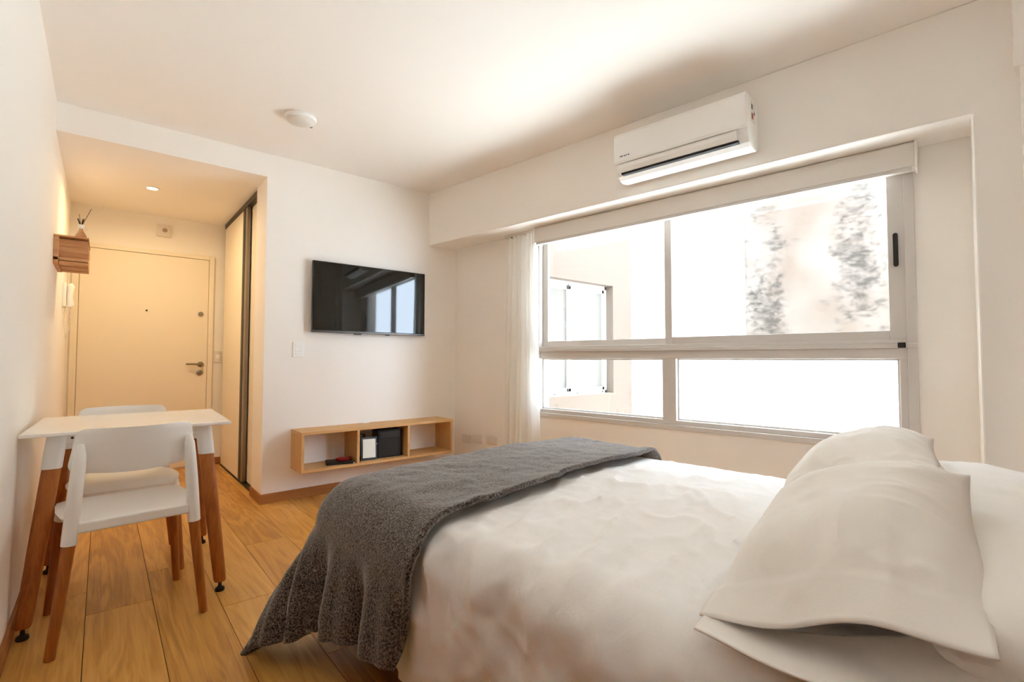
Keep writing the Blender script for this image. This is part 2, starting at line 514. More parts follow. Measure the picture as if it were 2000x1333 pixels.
WL, WR, WB, WT = 2.45, 0.11, 0.58, 2.0   # window opening along the wall and in height
ww = MB()
ww.box(CR, CR + 0.17, -0.10, 3.55, 0, WB)
ww.box(CR, CR + 0.17, -0.10, 3.55, WT, H)
ww.box(CR, CR + 0.17, -0.10, WR, WB, WT)
ww.box(CR, CR + 0.17, WL, 3.55, WB, WT)
struct(ww.build('wall_right', 'paint', matrix=WM))
# beam over the window and the pier beside it, one plastered body
struct(MB().prism([(-1.45, 0.0), (-0.092, 0.0), (-0.092, SOF), (3.55, SOF), (3.55, H), (-1.45, H)], lambda p, q, t: (t, p, q), CB, CR).build('trim_1', 'paint', bevel=0.007, matrix=WM))
struct(BX(CR, CR + 0.17, -1.45, -0.10, 0, H).build('trim_2', 'paint', matrix=WM))
struct(MB().box(2.66, 3.05, -0.499, 0.152, 0, 2.155).build('trim_3', 'paint', bevel=0.006))
struct(MB().box(2.65, 3.05, -0.499, 0.168, 2.155, H).build('trim_4', 'paint', bevel=0.006))

# unseen wood boards added beside and behind the camera to warm the bounced light
def bounce_panelling(name, pieces):
    r_ = empty_struct(name)
    for k, (x0, x1, y0, y1) in enumerate(pieces):
        BX(x0, x1, y0, y1, 0.03, 1.10).build('panel', 'panel', r_, bevel=0.003)
    return r_
NP = 4
bounce_panelling('trim_9', [(XL, XL + 0.02, -0.478 + k * 0.552, -0.481 + (k + 1) * 0.552) for k in range(NP)])
bounce_panelling('trim_10', [(XL + 0.02 + k * 0.71, XL + 0.017 + (k + 1) * 0.71, -0.50, -0.48) for k in range(NP)])
struct(BX(XL, XL + 0.03, -0.499, 1.735, 1.10, 1.13).build('trim_11', 'panel', bevel=0.003))  # top rails of the added bounce boards
struct(BX(XL + 0.03, 2.62, -0.499, -0.47, 1.10, 1.13).build('trim_12', 'panel', bevel=0.003))

# skirting
struct(BX(XC - 0.012, 2.50, YF - 0.012, YF, 0.0, 0.068).build('baseboard_far', 'skirt', bevel=0.002))
struct(BX(XC - 0.012, XC, YF, 4.11, 0, 0.068).build('baseboard_corner', 'skirt', bevel=0.002))
struct(BX(XL, XL + 0.012, 1.72, YD - 0.03, 0, 0.068).build('baseboard_left', 'skirt', bevel=0.002))
struct(BX(0.835, 0.905, YD - 0.012, YD, 0, 0.068).build('baseboard_entry', 'skirt', bevel=0.002))

# ------------------------------------------------------------------ window
win = empty_struct('window_1', (0, 0, 0), WROT)
C0, C1 = CR + 0.005, CR + 0.075
def wbar(name, s0, s1, z0, z1, c0=C0, c1=C1, mat='alu', parent=None, bevel=0.003):
    return BX(c0, c1, s0, s1, z0, z1).build(name, mat, parent or win, bevel=bevel)
wbar('frame_sill', WR, WL, WB, 0.612, CR - 0.012, C1)
wbar('frame_sill', WR + 0.002, WL - 0.002, 0.612, 0.640, CR + 0.004, C1)
wbar('frame_head', WR, WL, 1.97, WT)
wbar('frame_jamb', WR, WR + 0.040, 0.612, 1.975, CR - 0.012, C1)
wbar('frame_jamb', WL - 0.045, WL, 0.612, 1.975, CR - 0.012, C1)
wbar('frame_jamb', WR + 0.040, WR + 0.072, 0.640, 1.04, CR + 0.004, C1)
wbar('middle_rail', WR, WL, 1.034, 1.085, CR - 0.004, C1)
wbar('middle_rail', WR, WL - 0.01, 1.085, 1.108, CR - 0.022, C1)
wbar('middle_rail', WR + 0.03, WL - 0.02, 1.108, 1.128, CR - 0.008, C1)
wbar('mullion', 1.302, 1.394, 0.636, 1.036, CR + 0.002, C1)
BX(CR - 0.036, CR - 0.020, WR + 0.045, WR + 0.075, 1.086, 1.112).build('end_cap', 'black', win, bevel=0.003)
# lower fixed lights with beading
for s0, s1 in ((WR + 0.072, 1.302), (1.394, WL - 0.045)):
    b = MB()
    b.box(CR + 0.03, CR + 0.05, s0, s0 + 0.010, 0.642, 1.032).box(CR + 0.03, CR + 0.05, s1 - 0.010, s1, 0.642, 1.032)
    b.box(CR + 0.03, CR + 0.05, s0, s1, 0.640, 0.650).box(CR + 0.03, CR + 0.05, s0, s1, 1.024, 1.034)
    b.build('glazing_bead', 'alu', win)
    BX(CR + 0.040, CR + 0.044, s0, s1, 0.64, 1.034).build('pane', 'glass', win)
# sliding sashes above the rail: right one in front
def sash(s0, s1, c, wl, wr, wb):
    f = MB()
    f.box(c, c + 0.026, s0, s0 + wr, 1.128, 1.972).box(c, c + 0.026, s1 - wl, s1, 1.128, 1.972)
    f.box(c, c + 0.026, s0 + wr, s1 - wl, 1.128, 1.128 + wb).box(c, c + 0.026, s0 + wr, s1 - wl, 1.948, 1.972)
    o = f.build('sash', 'alu', win, bevel=0.002)
    BX(c + 0.011, c + 0.015, s0 + wr, s1 - wl, 1.128 + wb, 1.948).build('pane', 'glass', o)
    return o
rs = sash(WR + 0.040, 1.374, CR + 0.004, 0.048, 0.066, 0.044)
ls = sash(1.326, WL - 0.045, CR + 0.034, 0.05, 0.048, 0.040)
hd = MB().prism([(0.010 * cos(a) , 0.010 * sin(a) + (0.072 if sin(a) > 0 else -0.072)) for a in [2 * pi * k / 20 + 0.01 for k in range(20)]], lambda p, q, t: (t, p + 0.185, q + 1.567), CR - 0.006, CR + 0.005)
hd.build('handle', 'black', rs)

# ------------------------------------------------------------------ entry door
door = empty_struct('door_1', (0, YD, 0))
fr = MB()
fr.box(-0.215, -0.170, -0.025, 0.0, 0, 2.022).box(0.777, 0.818, -0.025, 0.0, 0, 2.022).box(-0.170, 0.777, -0.025, 0.0, 1.985, 2.022)
fr.build('door_frame', 'door', door, bevel=0.003)
lf = BX(-0.167, 0.774, -0.016, 0.0, 0.012, 1.982).build('door_leaf', 'door', door, bevel=0.002)
h = MB().lathe([(0.024, 0.0), (0.026, -0.002), (0.026, -0.008), (0.022, -0.010), (0.010, -0.010), (0.010, -0.045)], (0.722, -0.016, 0.973), 20, 'y')
h.tube([(0.722, -0.055, 0.973), (0.70, -0.060, 0.974), (0.64, -0.060, 0.976), (0.60, -0.058, 0.976)], [0.010, 0.010, 0.009, 0.008], 10)
h.build('door_handle', 'chrome', door, smooth=True)
MB().lathe([(0.026, 0.0), (0.026, -0.008), (0.022, -0.011), (0.009, -0.011), (0.009, -0.016), (0.006, -0.016)], (0.716, -0.016, 0.893), 20, 'y').build('lock', 'chrome', door, smooth=True)
MB().lathe([(0.022, 0.0), (0.022, -0.008), (0.018, -0.012), (0.006, -0.012)], (0.714, -0.016, 1.456), 20, 'y').build('deadbolt', 'chrome', door, smooth=True)
MB().lathe([(0.008, 0.0), (0.008, -0.004), (0.004, -0.006)], (0.296, -0.016, 1.464), 14, 'y').build('peephole', 'profile', door, smooth=True)

# wardrobe sliding doors along the entry
tr = BX(0.893, 0.975, 4.112, 5.46, 2.300, HB - 0.001).build('trim_5', 'profile'); struct(tr)
struct(BX(0.893, 0.975, 4.112, 5.46, 0.0, 0.008).build('trim_6', 'profile'))
d2 = empty_struct('door_2', (0.90, 4.51, 0))
BX(0, 0.022, 0.15, 0.95, 0.014, 2.305).build('door_leaf', 'door', d2, bevel=0.001)
BX(-0.003, 0.024, 0.08, 0.15, 0.014, 2.305).build('edge_profile', 'profile', d2)
BX(0.0, 0.024, 0.0, 0.08, 0.014, 2.305).build('edge_profile', 'steel', d2)
d3 = empty_struct('door_3', (0.935, 4.12, 0))
BX(0, 0.022, 0.0, 0.46, 0.014, 2.300).build('door_leaf', 'door', d3, bevel=0.001)
BX(-0.004, 0.024, 0.46, 0.60, 0.014, 2.300).build('edge_profile', 'profile', d3)

# ------------------------------------------------------------------ outside: light well
struct(BX(CR + 0.17, 7.5, -5.0, 6.0, -0.5, -0.25).build('ground', 'concrete', matrix=WM))   # unseen pale floor added high in the light well to bounce sun up
CO = 6.27
struct(BX(CO, CO + 0.2, 1.87, 4.9, -0.3, 4.6).build('wall_outside_back', 'outwhite', matrix=WM))
struct(BX(CO - 0.06, CO, 1.824, 1.912, -0.3, 4.6).build('trim_7', 'outwhite', bevel=0.01, matrix=WM))
struct(BX(CO, CO + 0.2, -4.0, 1.87, 1.06, 4.6).build('wall_outside_stained', 'stained', matrix=WM))
struct(BX(CO - 0.05, CO + 0.2, -4.0, 1.87, -0.3, 1.06).build('wall_outside_base', 'outbase', matrix=WM))
YW = 4.2
wg = MB()
NX0, NX1, NZ0, NZ1 = 3.35, 5.325, 0.57, 2.028
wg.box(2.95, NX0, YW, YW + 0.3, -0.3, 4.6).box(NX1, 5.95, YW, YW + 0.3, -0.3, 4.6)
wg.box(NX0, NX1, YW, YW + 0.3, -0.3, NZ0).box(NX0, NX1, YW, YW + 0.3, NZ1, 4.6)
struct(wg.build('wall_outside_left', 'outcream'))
nw = empty_struct('window_2', (0, YW + 0.12, 0))
nf = MB()
nf.box(NX0, NX1, 0.0, 0.06, NZ0, NZ0 + 0.04).box(NX0, NX1, 0.0, 0.06, NZ1 - 0.05, NZ1)
nf.box(NX0, NX0 + 0.05, 0.0, 0.06, NZ0, NZ1).box(NX1 - 0.04, NX1, 0.0, 0.06, NZ0, NZ1)
nf.build('frame', 'alu_out', nw, bevel=0.003)
for a, b_, yy in ((NX0 + 0.05, 4.62, 0.035), (4.57, NX1 - 0.04, 0.005)):
    s_ = MB()
    s_.box(a, a + 0.055, yy, yy + 0.022, NZ0 + 0.04, NZ1 - 0.05).box(b_ - 0.045, b_, yy, yy + 0.022, NZ0 + 0.04, NZ1 - 0.05)
    s_.box(a, b_, yy, yy + 0.022, NZ0 + 0.04, NZ0 + 0.085).box(a, b_, yy, yy + 0.022, NZ1 - 0.10, NZ1 - 0.05)
    so = s_.build('sash', 'alu_out', nw, bevel=0.002)
    BX(a + 0.055, b_ - 0.045, yy + 0.008, yy + 0.014, NZ0 + 0.085, NZ1 - 0.10).build('pane', 'frosted', so)
for xx in (4.30, 4.72, 5.22):
    BX(xx, xx + 0.03, -0.006, 0.0, NZ0 + 0.012, NZ0 + 0.026).build('drain_cap', 'black', nw)
struct(BX(4.555, 4.585, YW + 0.115, YW + 0.125, NZ1 - 0.075, NZ1 - 0.035).build('trim_8', 'black'))

# ------------------------------------------------------------------ beam things
# roller blind, rolled up
rb = thing('roller_blind', 'white roller blind rolled up in its box over the window', 'blind', (0, 0, 0), WROT)
prof = [(2.89, 1.925), (2.985, 1.925), (2.985, SOF - 0.002), (2.90, SOF - 0.002), (2.89, SOF - 0.012)]
MB().prism(prof, lambda p, q, t: (p, t, q), 0.10, 2.36).build('cassette', 'plastic_d', rb, bevel=0.003)
BX(2.884, 2.99, 0.090, 0.10, 1.914, SOF - 0.001).build('end_plate', 'plastic', rb, bevel=0.003)
BX(2.884, 2.99, 2.36, 2.37, 1.914, SOF - 0.001).build('end_plate', 'plastic', rb, bevel=0.003)
BX(2.893, 2.905, 0.11, 2.35, 1.908, 1.926).build('bottom_bar', 'alu', rb, bevel=0.003)

# air conditioner
ac = thing('air_conditioner', 'white split air conditioner on the beam above the window', 'air conditioner', (0, 0, 0), WROT)
S0, S1 = 0.722, 1.468
def accx(d): return CB - d
body = [(0.0, 2.365), (0.165, 2.368), (0.180, 2.362), (0.180, 2.20), (0.172, 2.175), (0.160, 2.145), (0.145, 2.125), (0.120, 2.108), (0.085, 2.100), (0.03, 2.108), (0.0, 2.125)]
MB().prism(body, lambda p, q, t: (accx(p), t, q), S0, S1).build('body', 'plastic', ac, bevel=0.006)
fp = [(0.180, 2.190), (0.192, 2.186), (0.196, 2.20), (0.194, 2.345), (0.184, 2.366), (0.170, 2.372), (0.170, 2.362), (0.180, 2.355)]
MB().prism(fp, lambda p, q, t: (accx(p), t, q), S0 + 0.004, S1 - 0.004).build('front_panel', 'plastic', ac, bevel=0.002)
lv = [(0.182, 2.182), (0.190, 2.180), (0.186, 2.160), (0.176, 2.136), (0.166, 2.132), (0.172, 2.160)]
MB().prism(lv, lambda p, q, t: (accx(p), t, q), S0 + 0.050, S1 - 0.030).build('louver', 'plastic', ac, bevel=0.001)
sl = [(0.150, 2.140), (0.176, 2.1335), (0.170, 2.1245), (0.142, 2.124)]
MB().prism(sl, lambda p, q, t: (accx(p), t, q), S0 + 0.048, S1 - 0.040).build('outlet_slot', 'blackmat', ac)
lg = MB()
for k, (w_, hh) in enumerate(((0.010, 0.007), (0.006, 0.008), (0.010, 0.006), (0.005, 0.008), (0.009, 0.008))):
    s_ = S1 - 0.045 - k * 0.0125
    lg.box(accx(0.1968), accx(0.1945), s_ - w_, s_, 2.2215, 2.2215 + hh)
lg.build('lettering', 'greymark', ac)
st = thing_st = MB().box(CB - 0.12, CB - 0.05, S0 - 0.0012, S0, 2.24, 2.35).build('sticker', 'paper', ac)
MB().box(CB - 0.115, CB - 0.095, S0 - 0.0018, S0 - 0.0012, 2.305, 2.330).build('mark', 'greymark', st)
MB().box(CB - 0.112, CB - 0.085, S0 - 0.0018, S0 - 0.0012, 2.255, 2.285).build('mark', 'redmark', st)
MB().box(CB - 0.075, CB - 0.06, S0 - 0.0018, S0 - 0.0012, 2.285, 2.300).build('mark', 'greymark', st)

# curtain
def curtain_fn(u, v):
    z = SOF - 0.03 - v * (SOF - 0.05)
    spread = 0.30 + 0.05 * (v ** 0.7)
    s = 2.384 - 0.01 * v + u * spread
    ph = u * 2 * pi * 6.5
    amp = 0.020 + 0.012 * v
    c = 2.945 + amp * sin(ph + 0.5 * sin(v * 2.0 + u * 4)) + 0.012 * sin(u * 23 + 1.3) + 0.006 * sin(v * 7 + u * 9)
    s += 0.010 * cos(ph * 1.0 + v) + 0.006 * sin(v * 5 + u * 3)
    if v < 0.06: c = 2.945 + (c - 2.945) * (0.5 + v / 0.12)
    return (c, s, z)
cu = thing('curtain', 'sheer cream curtain gathered at the far end of the window', 'curtain', (0, 0, 0), WROT)
MB().grid(130, 60, curtain_fn).build('fabric', 'sheer', cu, smooth=True)
BX(2.935, 2.955, 2.376, 2.72, SOF - 0.016, SOF).build('rail', 'plastic_d', cu)
for k in range(7):
    s_ = 2.385 + k * 0.052
    MB().tube([(2.945, s_, SOF - 0.014), (2.945, s_, SOF - 0.024), (2.949, s_, SOF - 0.034)], 0.005, 6).build('glider', 'greymark' if k == 5 else 'plastic_d', cu)

# sockets on the window wall
for k, (s_, z_) in enumerate(((3.244, 0.314), (3.110, 0.325), (2.937, 0.331))):
    t = thing('power_socket', ('white power socket nearest the corner, low on the wall', 'middle one of three white power sockets low on the wall', 'white power socket nearest the curtain, low on the wall')[k], 'socket', (WM @ Vector((CR, s_, z_))), WROT, 'power sockets beside the curtain')
    MB().box(-0.010, 0, -0.060, 0.060, -0.037, 0.037).build('cover_plate', 'plastic_d', t, bevel=0.004)
    for q in (-0.022, 0.022):
        MB().box(-0.0125, -0.009, q - 0.018, q + 0.018, -0.022, 0.022).build('outlet', 'plastic_d', t, bevel=0.002)

# ------------------------------------------------------------------ far wall
tv = thing('television', 'black flat television hung on the wall above the wooden shelf', 'television', (1.670, YF, 1.228))
TW, TH = 0.476, 0.543
MB().box(-TW, TW, -0.062, -0.032, 0.0, TH).build('body', 'black', tv, bevel=0.004)
MB().box(-0.30, 0.30, -0.033, -0.004, 0.08, 0.40).build('wall_bracket', 'blackmat', tv, bevel=0.004)
MB().box(-TW + 0.006, TW - 0.006, -0.0645, -0.061, 0.018, TH - 0.006).build('screen', 'screen', tv)
MB().box(-TW, TW, -0.066, -0.060, 0.0, 0.015).build('bezel', 'bezel', tv, bevel=0.002)
MB().box(-0.15, -0.09, -0.058, -0.04, -0.008, 0.0).build('sensor', 'black', tv, bevel=0.002)
MB().box(0.12, 0.15, -0.058, -0.04, -0.008, 0.0).build('sensor', 'black', tv, bevel=0.002)

sw = thing('light_switch', 'white light switch below left of the television', 'switch', (1.114, YF, 1.097))
MB().box(-0.040, 0.040, -0.010, 0, -0.058, 0.058).build('cover_plate', 'plastic', sw, bevel=0.004)
for z_ in (-0.030, 0.0, 0.030):
    MB().box(-0.024, 0.024, -0.013, -0.009, z_ - 0.013, z_ + 0.013).build('rocker', 'plastic', sw, bevel=0.002)

SH0, SH1, SD, SZ0, SZ1 = 1.075, 2.320, 0.25, 0.227, 0.512
sh = thing('wall_shelf', 'long open wooden box shelf with three compartments below the television', 'shelf', (SH0, YF, SZ0))
W_, HH, TT = SH1 - SH0, SZ1 - SZ0, 0.020
tp = MB().box(0, W_, -SD, -0.03, HH - TT, HH).box(0, 0.545, -0.03, 0, HH - TT, HH).box(0.605, W_, -0.03, 0, HH - TT, HH)
tp.build('top_panel', 'shelfwood', sh, bevel=0.0008)
MB().box(0, W_, -SD, 0, 0, TT).build('bottom_panel', 'shelfwood', sh, bevel=0.0015)
for xx, nm in ((0.0, 'side_panel'), (W_ - TT, 'side_panel'), (0.400, 'divider'), (0.818, 'divider')):
    o = MB().box(-(HH - 2 * TT) / 2, (HH - 2 * TT) / 2, -SD / 2 + 0.0005, SD / 2 - 0.0005, -TT / 2, TT / 2).build(nm, 'shelfwood', sh, bevel=0.0012)
    o.location = (xx + TT / 2, -SD / 2, HH / 2)
    o.rotation_euler = (0, radians(90), 0)

# what lies on the shelf
FZ = SZ0 + TT
tray = thing('tray', 'flat black tray lying in the left compartment of the shelf', 'tray', (1.375, 3.655, FZ), radians(-14))
MB().prism([(-0.095, -0.065), (0.095, -0.065), (0.10, 0.06), (-0.09, 0.07)], lambda p, q, t: (p, q, t), 0, 0.020).build('base', 'black', tray, bevel=0.005)
dish = thing('dish', 'small glossy red dish in front of the black tray', 'dish', (1.385, 3.590, FZ + 0.0215), radians(5))
dm = MB().lathe([(0.030, 0.0), (0.046, 0.006), (0.053, 0.016), (0.050, 0.016), (0.042, 0.008), (0.0, 0.006)], seg=24)
dm.v = [(p[0] * 1.2, p[1] * 0.75, p[2] * 1.35) for p in dm.v]
dish.location = (1.400, 3.625, FZ + 0.0202)
dm.build('bowl', 'red', dish, smooth=True)
for a, b_ in ((-0.022, 0.0), (0.0, 0.004), (0.022, -0.002)):
    MB().lathe([(0.006, 0.006), (0.007, 0.010), (0.003, 0.013)], (a, b_, 0), 10).build('bead', 'paper', dish, smooth=True)
key = thing('trinket', 'tiny pale trinket beside the red dish on the shelf', 'trinket', (1.462, 3.585, FZ))
MB().lathe([(0.010, 0), (0.011, 0.001), (0.011, 0.003), (0.010, 0.004)], seg=16).build('disc', 'plastic_d', key, smooth=True)

card = thing('picture_frame', 'black framed white card leaning in the middle compartment of the shelf', 'frame', (1.594, 3.615, FZ))
cm = MB().box(-0.066, 0.066, -0.007, 0.007, 0.0, 0.176).build('frame', 'black', card, bevel=0.002)
pm = MB().box(-0.051, 0.051, -0.0085, -0.0068, 0.018, 0.160).build('card', 'paper', card)
for o in (cm, pm): o.rotation_euler = (radians(-7), radians(2), 0)
box = thing('storage_box', 'large black box standing in the middle compartment of the shelf', 'box', (1.772, 3.665, FZ))
MB().box(-0.105, 0.105, -0.045, 0.07, 0, 0.218).build('case', 'blackmat', box, bevel=0.010, seg=3)
MB().box(-0.085, 0.085, -0.048, -0.044, 0.155, 0.200).build('front_grille', 'black', box, bevel=0.002)
MB().lathe([(0.006, 0), (0.006, -0.010), (0.003, -0.012)], (-0.111, -0.036, 0.118), 12, 'y').build('plug', 'chrome', box, smooth=True)
cab = MB().tube([(1.520, 3.70, FZ + 0.004), (1.512, 3.69, FZ + 0.09), (1.522, 3.68, FZ + 0.165), (1.548, 3.675, FZ + 0.198), (1.580, 3.68, FZ + 0.188), (1.598, 3.70, FZ + 0.12), (1.602, 3.72, FZ + 0.004)], 0.010, 10).build('cable', 'black', smooth=True)
tag(cab, 'looped black cable behind the framed card on the shelf', 'cable')

# ------------------------------------------------------------------ ceiling and entry
lamp = thing('ceiling_lamp', 'round white lamp on the ceiling, switched off', 'lamp', (0.895, 3.09, H))
MB().lathe([(0.082, 0.0), (0.090, -0.004), (0.092, -0.016), (0.088, -0.024), (0.080, -0.026)], seg=40).build('base', 'plastic', lamp, smooth=True)
MB().lathe([(0.080, -0.024), (0.074, -0.034), (0.055, -0.042), (0.028, -0.046), (0.004, -0.047)], seg=40).build('shade', 'plastic_d', lamp, smooth=True)
MB().tube([(0.060, 0.050, -0.012), (0.084, 0.068, -0.012), (0.090, 0.072, -0.012)], [0.010, 0.010, 0.006], 10).build('clip', 'greymark', lamp, smooth=True)

dl = thing('downlight', 'small glowing downlight in the lowered ceiling by the entry door', 'lamp', (0.263, 4.64, HB))
MB().lathe([(0.046, 0.0), (0.050, -0.002), (0.048, -0.005), (0.036, -0.005), (0.036, 0.0)], seg=28).build('trim_ring', 'plastic', dl, smooth=True)
MB().lathe([(0.034, -0.001), (0.034, -0.003), (0.010, -0.004)], seg=24).build('bulb', 'bulb', dl, smooth=True)
ld = bpy.data.lights.new('downlight_glow', 'AREA'); ld.shape = 'DISK'; ld.size = 0.07
ld.energy = DOWN_W; ld.color = (1.0, 0.74, 0.38); ld.spread = radians(170)
lo = bpy.data.objects.new('downlight_glow', ld); COL.objects.link(lo); lo.parent = dl; lo.location = (0, 0, -0.012)

al = thing('alarm_sensor', 'small white square alarm box above the entry door', 'alarm', (0.408, YD, 2.212))
MB().box(-0.056, 0.056, -0.030, 0, -0.056, 0.056).build('case', 'plastic_d', al, bevel=0.010, seg=3)
MB().lathe([(0.020, 0.0), (0.020, -0.003), (0.012, -0.004)], (0.006, -0.030, 0.004), 18, 'y').build('lens', 'lens', al, smooth=True)

es = thing('light_switch', 'white light switch beside the entry door frame', 'switch', (0.8655, YD, 1.047))
MB().box(-0.030, 0.030, -0.012, 0, -0.056, 0.056).build('cover_plate', 'plastic_d', es, bevel=0.004)
MB().box(-0.017, 0.017, -0.015, -0.011, -0.020, 0.020).build('rocker', 'plastic', es, bevel=0.002)

# little crate shelf on the left wall
cs = thing('crate_shelf', 'small rustic wooden crate shelf on the left wall', 'shelf', (XL, 3.905, 1.592))
MB().box(0.022, 0.154, 0.030, 0.044, 0.030, 0.150).build('end_panel', 'crate', cs, bevel=0.0015)
MB().box(0.000, 0.156, 0.000, 0.030, 0.018, 0.036).build('end_rail', 'crate', cs, bevel=0.002)
MB().box(0.000, 0.024, 0.0, 0.40, -0.004, 0.158).build('back_panel', 'crate', cs, bevel=0.002)
for k in range(4):
    MB().box(0.026, 0.156, 0.004 + k * 0.098, 0.076 + k * 0.098, -0.002 - 0.003 * (k % 2), 0.014).build('slat', 'crate', cs, bevel=0.002)
MB().box(0.142, 0.156, 0.044, 0.40, 0.018, 0.07).build('front_slat', 'crate', cs, bevel=0.0015)
MB().box(0.142, 0.156, 0.044, 0.40, 0.090, 0.14).build('front_slat', 'crate', cs, bevel=0.0015)
MB().box(0.024, 0.142, 0.386, 0.40, 0.014, 0.150).build('end_panel', 'crate', cs, bevel=0.0015)
MB().box(0.000, 0.158, -0.004, 0.40, 0.158, 0.168).build('top_board', 'crate', cs, bevel=0.002)

rd = thing('reed_diffuser', 'glass reed diffuser with brown sticks on the crate shelf', 'diffuser', (XL + 0.118, 3.965, 1.761))
MB().lathe([(0.026, 0.0), (0.030, 0.004), (0.026, 0.020), (0.010, 0.052), (0.008, 0.066)], seg=20).build('bottle', 'glassjar', rd, smooth=True)
MB().lathe([(0.014, 0.062), (0.015, 0.064), (0.015, 0.082), (0.012, 0.086)], seg=18).build('collar', 'plastic', rd, smooth=True)
for a, (dx, dy, hh, mt_, r_) in enumerate(((0.044, 0.03, 0.20, 'reed', 0.0016), (-0.012, 0.02, 0.155, 'reed', 0.0016), (-0.016, -0.01, 0.120, 'reeddark', 0.004), (0.012, -0.01, 0.122, 'reeddark', 0.004), (0.004, 0.03, 0.13, 'reed', 0.0016))):
    MB().tube([(0, 0, 0.070), (dx * 0.5, dy * 0.5, 0.070 + (hh - 0.07) * 0.5), (dx, dy, hh)], r_, 6).build('reed', mt_, rd)
MB().tube([(0.012, -0.010, 0.070), (0.022, -0.014, 0.066), (0.030, -0.014, 0.056), (0.022, -0.012, 0.052), (0.014, -0.010, 0.062)], 0.0022, 6).build('bow', 'paper', rd)

ic = thing('intercom', 'white intercom handset on the left wall below the crate shelf', 'intercom', (XL, 4.90, 1.492))
MB().box(0.0, 0.022, -0.050, 0.050, -0.085, 0.095).build('base', 'plastic', ic, bevel=0.006)
MB().tube([(0.036, -0.012, 0.088), (0.046, -0.012, 0.070), (0.040, -0.012, 0.0), (0.046, -0.012, -0.062), (0.036, -0.012, -0.082)], [0.018, 0.022, 0.016, 0.022, 0.018], 12).build('handset', 'plastic', ic, smooth=True)
MB().box(0.0225, 0.025, 0.012, 0.020, -0.04, 0.05).build('slot', 'greymark', ic)
cp = []
for k in range(90):
    t_ = k / 89
    a = t_ * 2 * pi
    base = Vector((0.012 + 0.034 * (0.5 - 0.5 * cos(pi * t_)), -0.012, -0.086 - 0.215 * sin(pi * t_) ** 0.6))
    cp.append(base + Vector((0.002 * cos(a * 20), 0.003 * sin(a * 20), 0.0)))
MB().tube(cp, 0.0022, 6).build('cord', 'plastic_d', ic, smooth=True)

# ------------------------------------------------------------------ table
tb = thing('dining_table', 'small square white dining table with thick wooden legs by the left wall', 'table', (0.125, 2.885, 0), radians(-2))
MB().box(-0.345, 0.345, -0.340, 0.340, 0.730, 0.745).build('tabletop', 'tabletop', tb, bevel=0.004)
ap = MB()
ap.box(-0.225, 0.225, -0.262, -0.250, 0.690, 0.730).box(-0.225, 0.225, 0.250, 0.262, 0.690, 0.730)
ap.box(-0.262, -0.250, -0.225, 0.225, 0.690, 0.730).box(0.250, 0.262, -0.225, 0.225, 0.690, 0.730)
ap.build('apron', 'tablemetal', tb, bevel=0.002)
for sx in (-1, 1):
    for sy in (-1, 1):
        top = Vector((sx * 0.245, sy * 0.245, 0.730)); bot = Vector((sx * 0.312, sy * 0.352, 0.040))
        at = lambda z: top.lerp(bot, (0.730 - z) / 0.69)
        def sec(mb, zs, rs):
            n = len(mb.v); k = 20
            for z, r in zip(zs, rs):
                p = at(z)
                for i in range(k):
                    a = 2 * pi * i / k
                    q = 1.0 / (abs(cos(a)) ** 3.2 + abs(sin(a)) ** 3.2) ** (1 / 3.2)
                    mb.v.append((p.x + r * q * cos(a), p.y + r * q * sin(a), z))
            for j in range(len(zs) - 1):
                for i in range(k):
                    i2 = (i + 1) % k
                    mb.f.append((n + j * k + i, n + j * k + i2, n + (j + 1) * k + i2, n + (j + 1) * k + i))
            mb.f.append(tuple(n + i for i in range(k - 1, -1, -1))); e = n + (len(zs) - 1) * k
            mb.f.append(tuple(e + i for i in range(k)))
            return mb
        sec(MB(), (0.728, 0.60), (0.031, 0.031)).build('leg_socket', 'tablemetal', tb, smooth=True)
        lgo = sec(MB(), (0.60, 0.30, 0.052, 0.043), (0.0285, 0.0275, 0.0245, 0.021)).build('leg', 'legwood', tb, smooth=True)
        f = at(0.04)
        MB().lathe([(0.018, 0.0), (0.020, 0.004), (0.018, 0.014), (0.008, 0.020), (0.006, 0.044)], (f.x, f.y, 0.0), 16).build('foot', 'black', lgo, smooth=True)
MB().lathe([(0.005, 0.0), (0.005, -0.003), (0.002, -0.004)], (-0.200, -0.262, 0.712), 10, 'y').build('screw', 'black', tb)

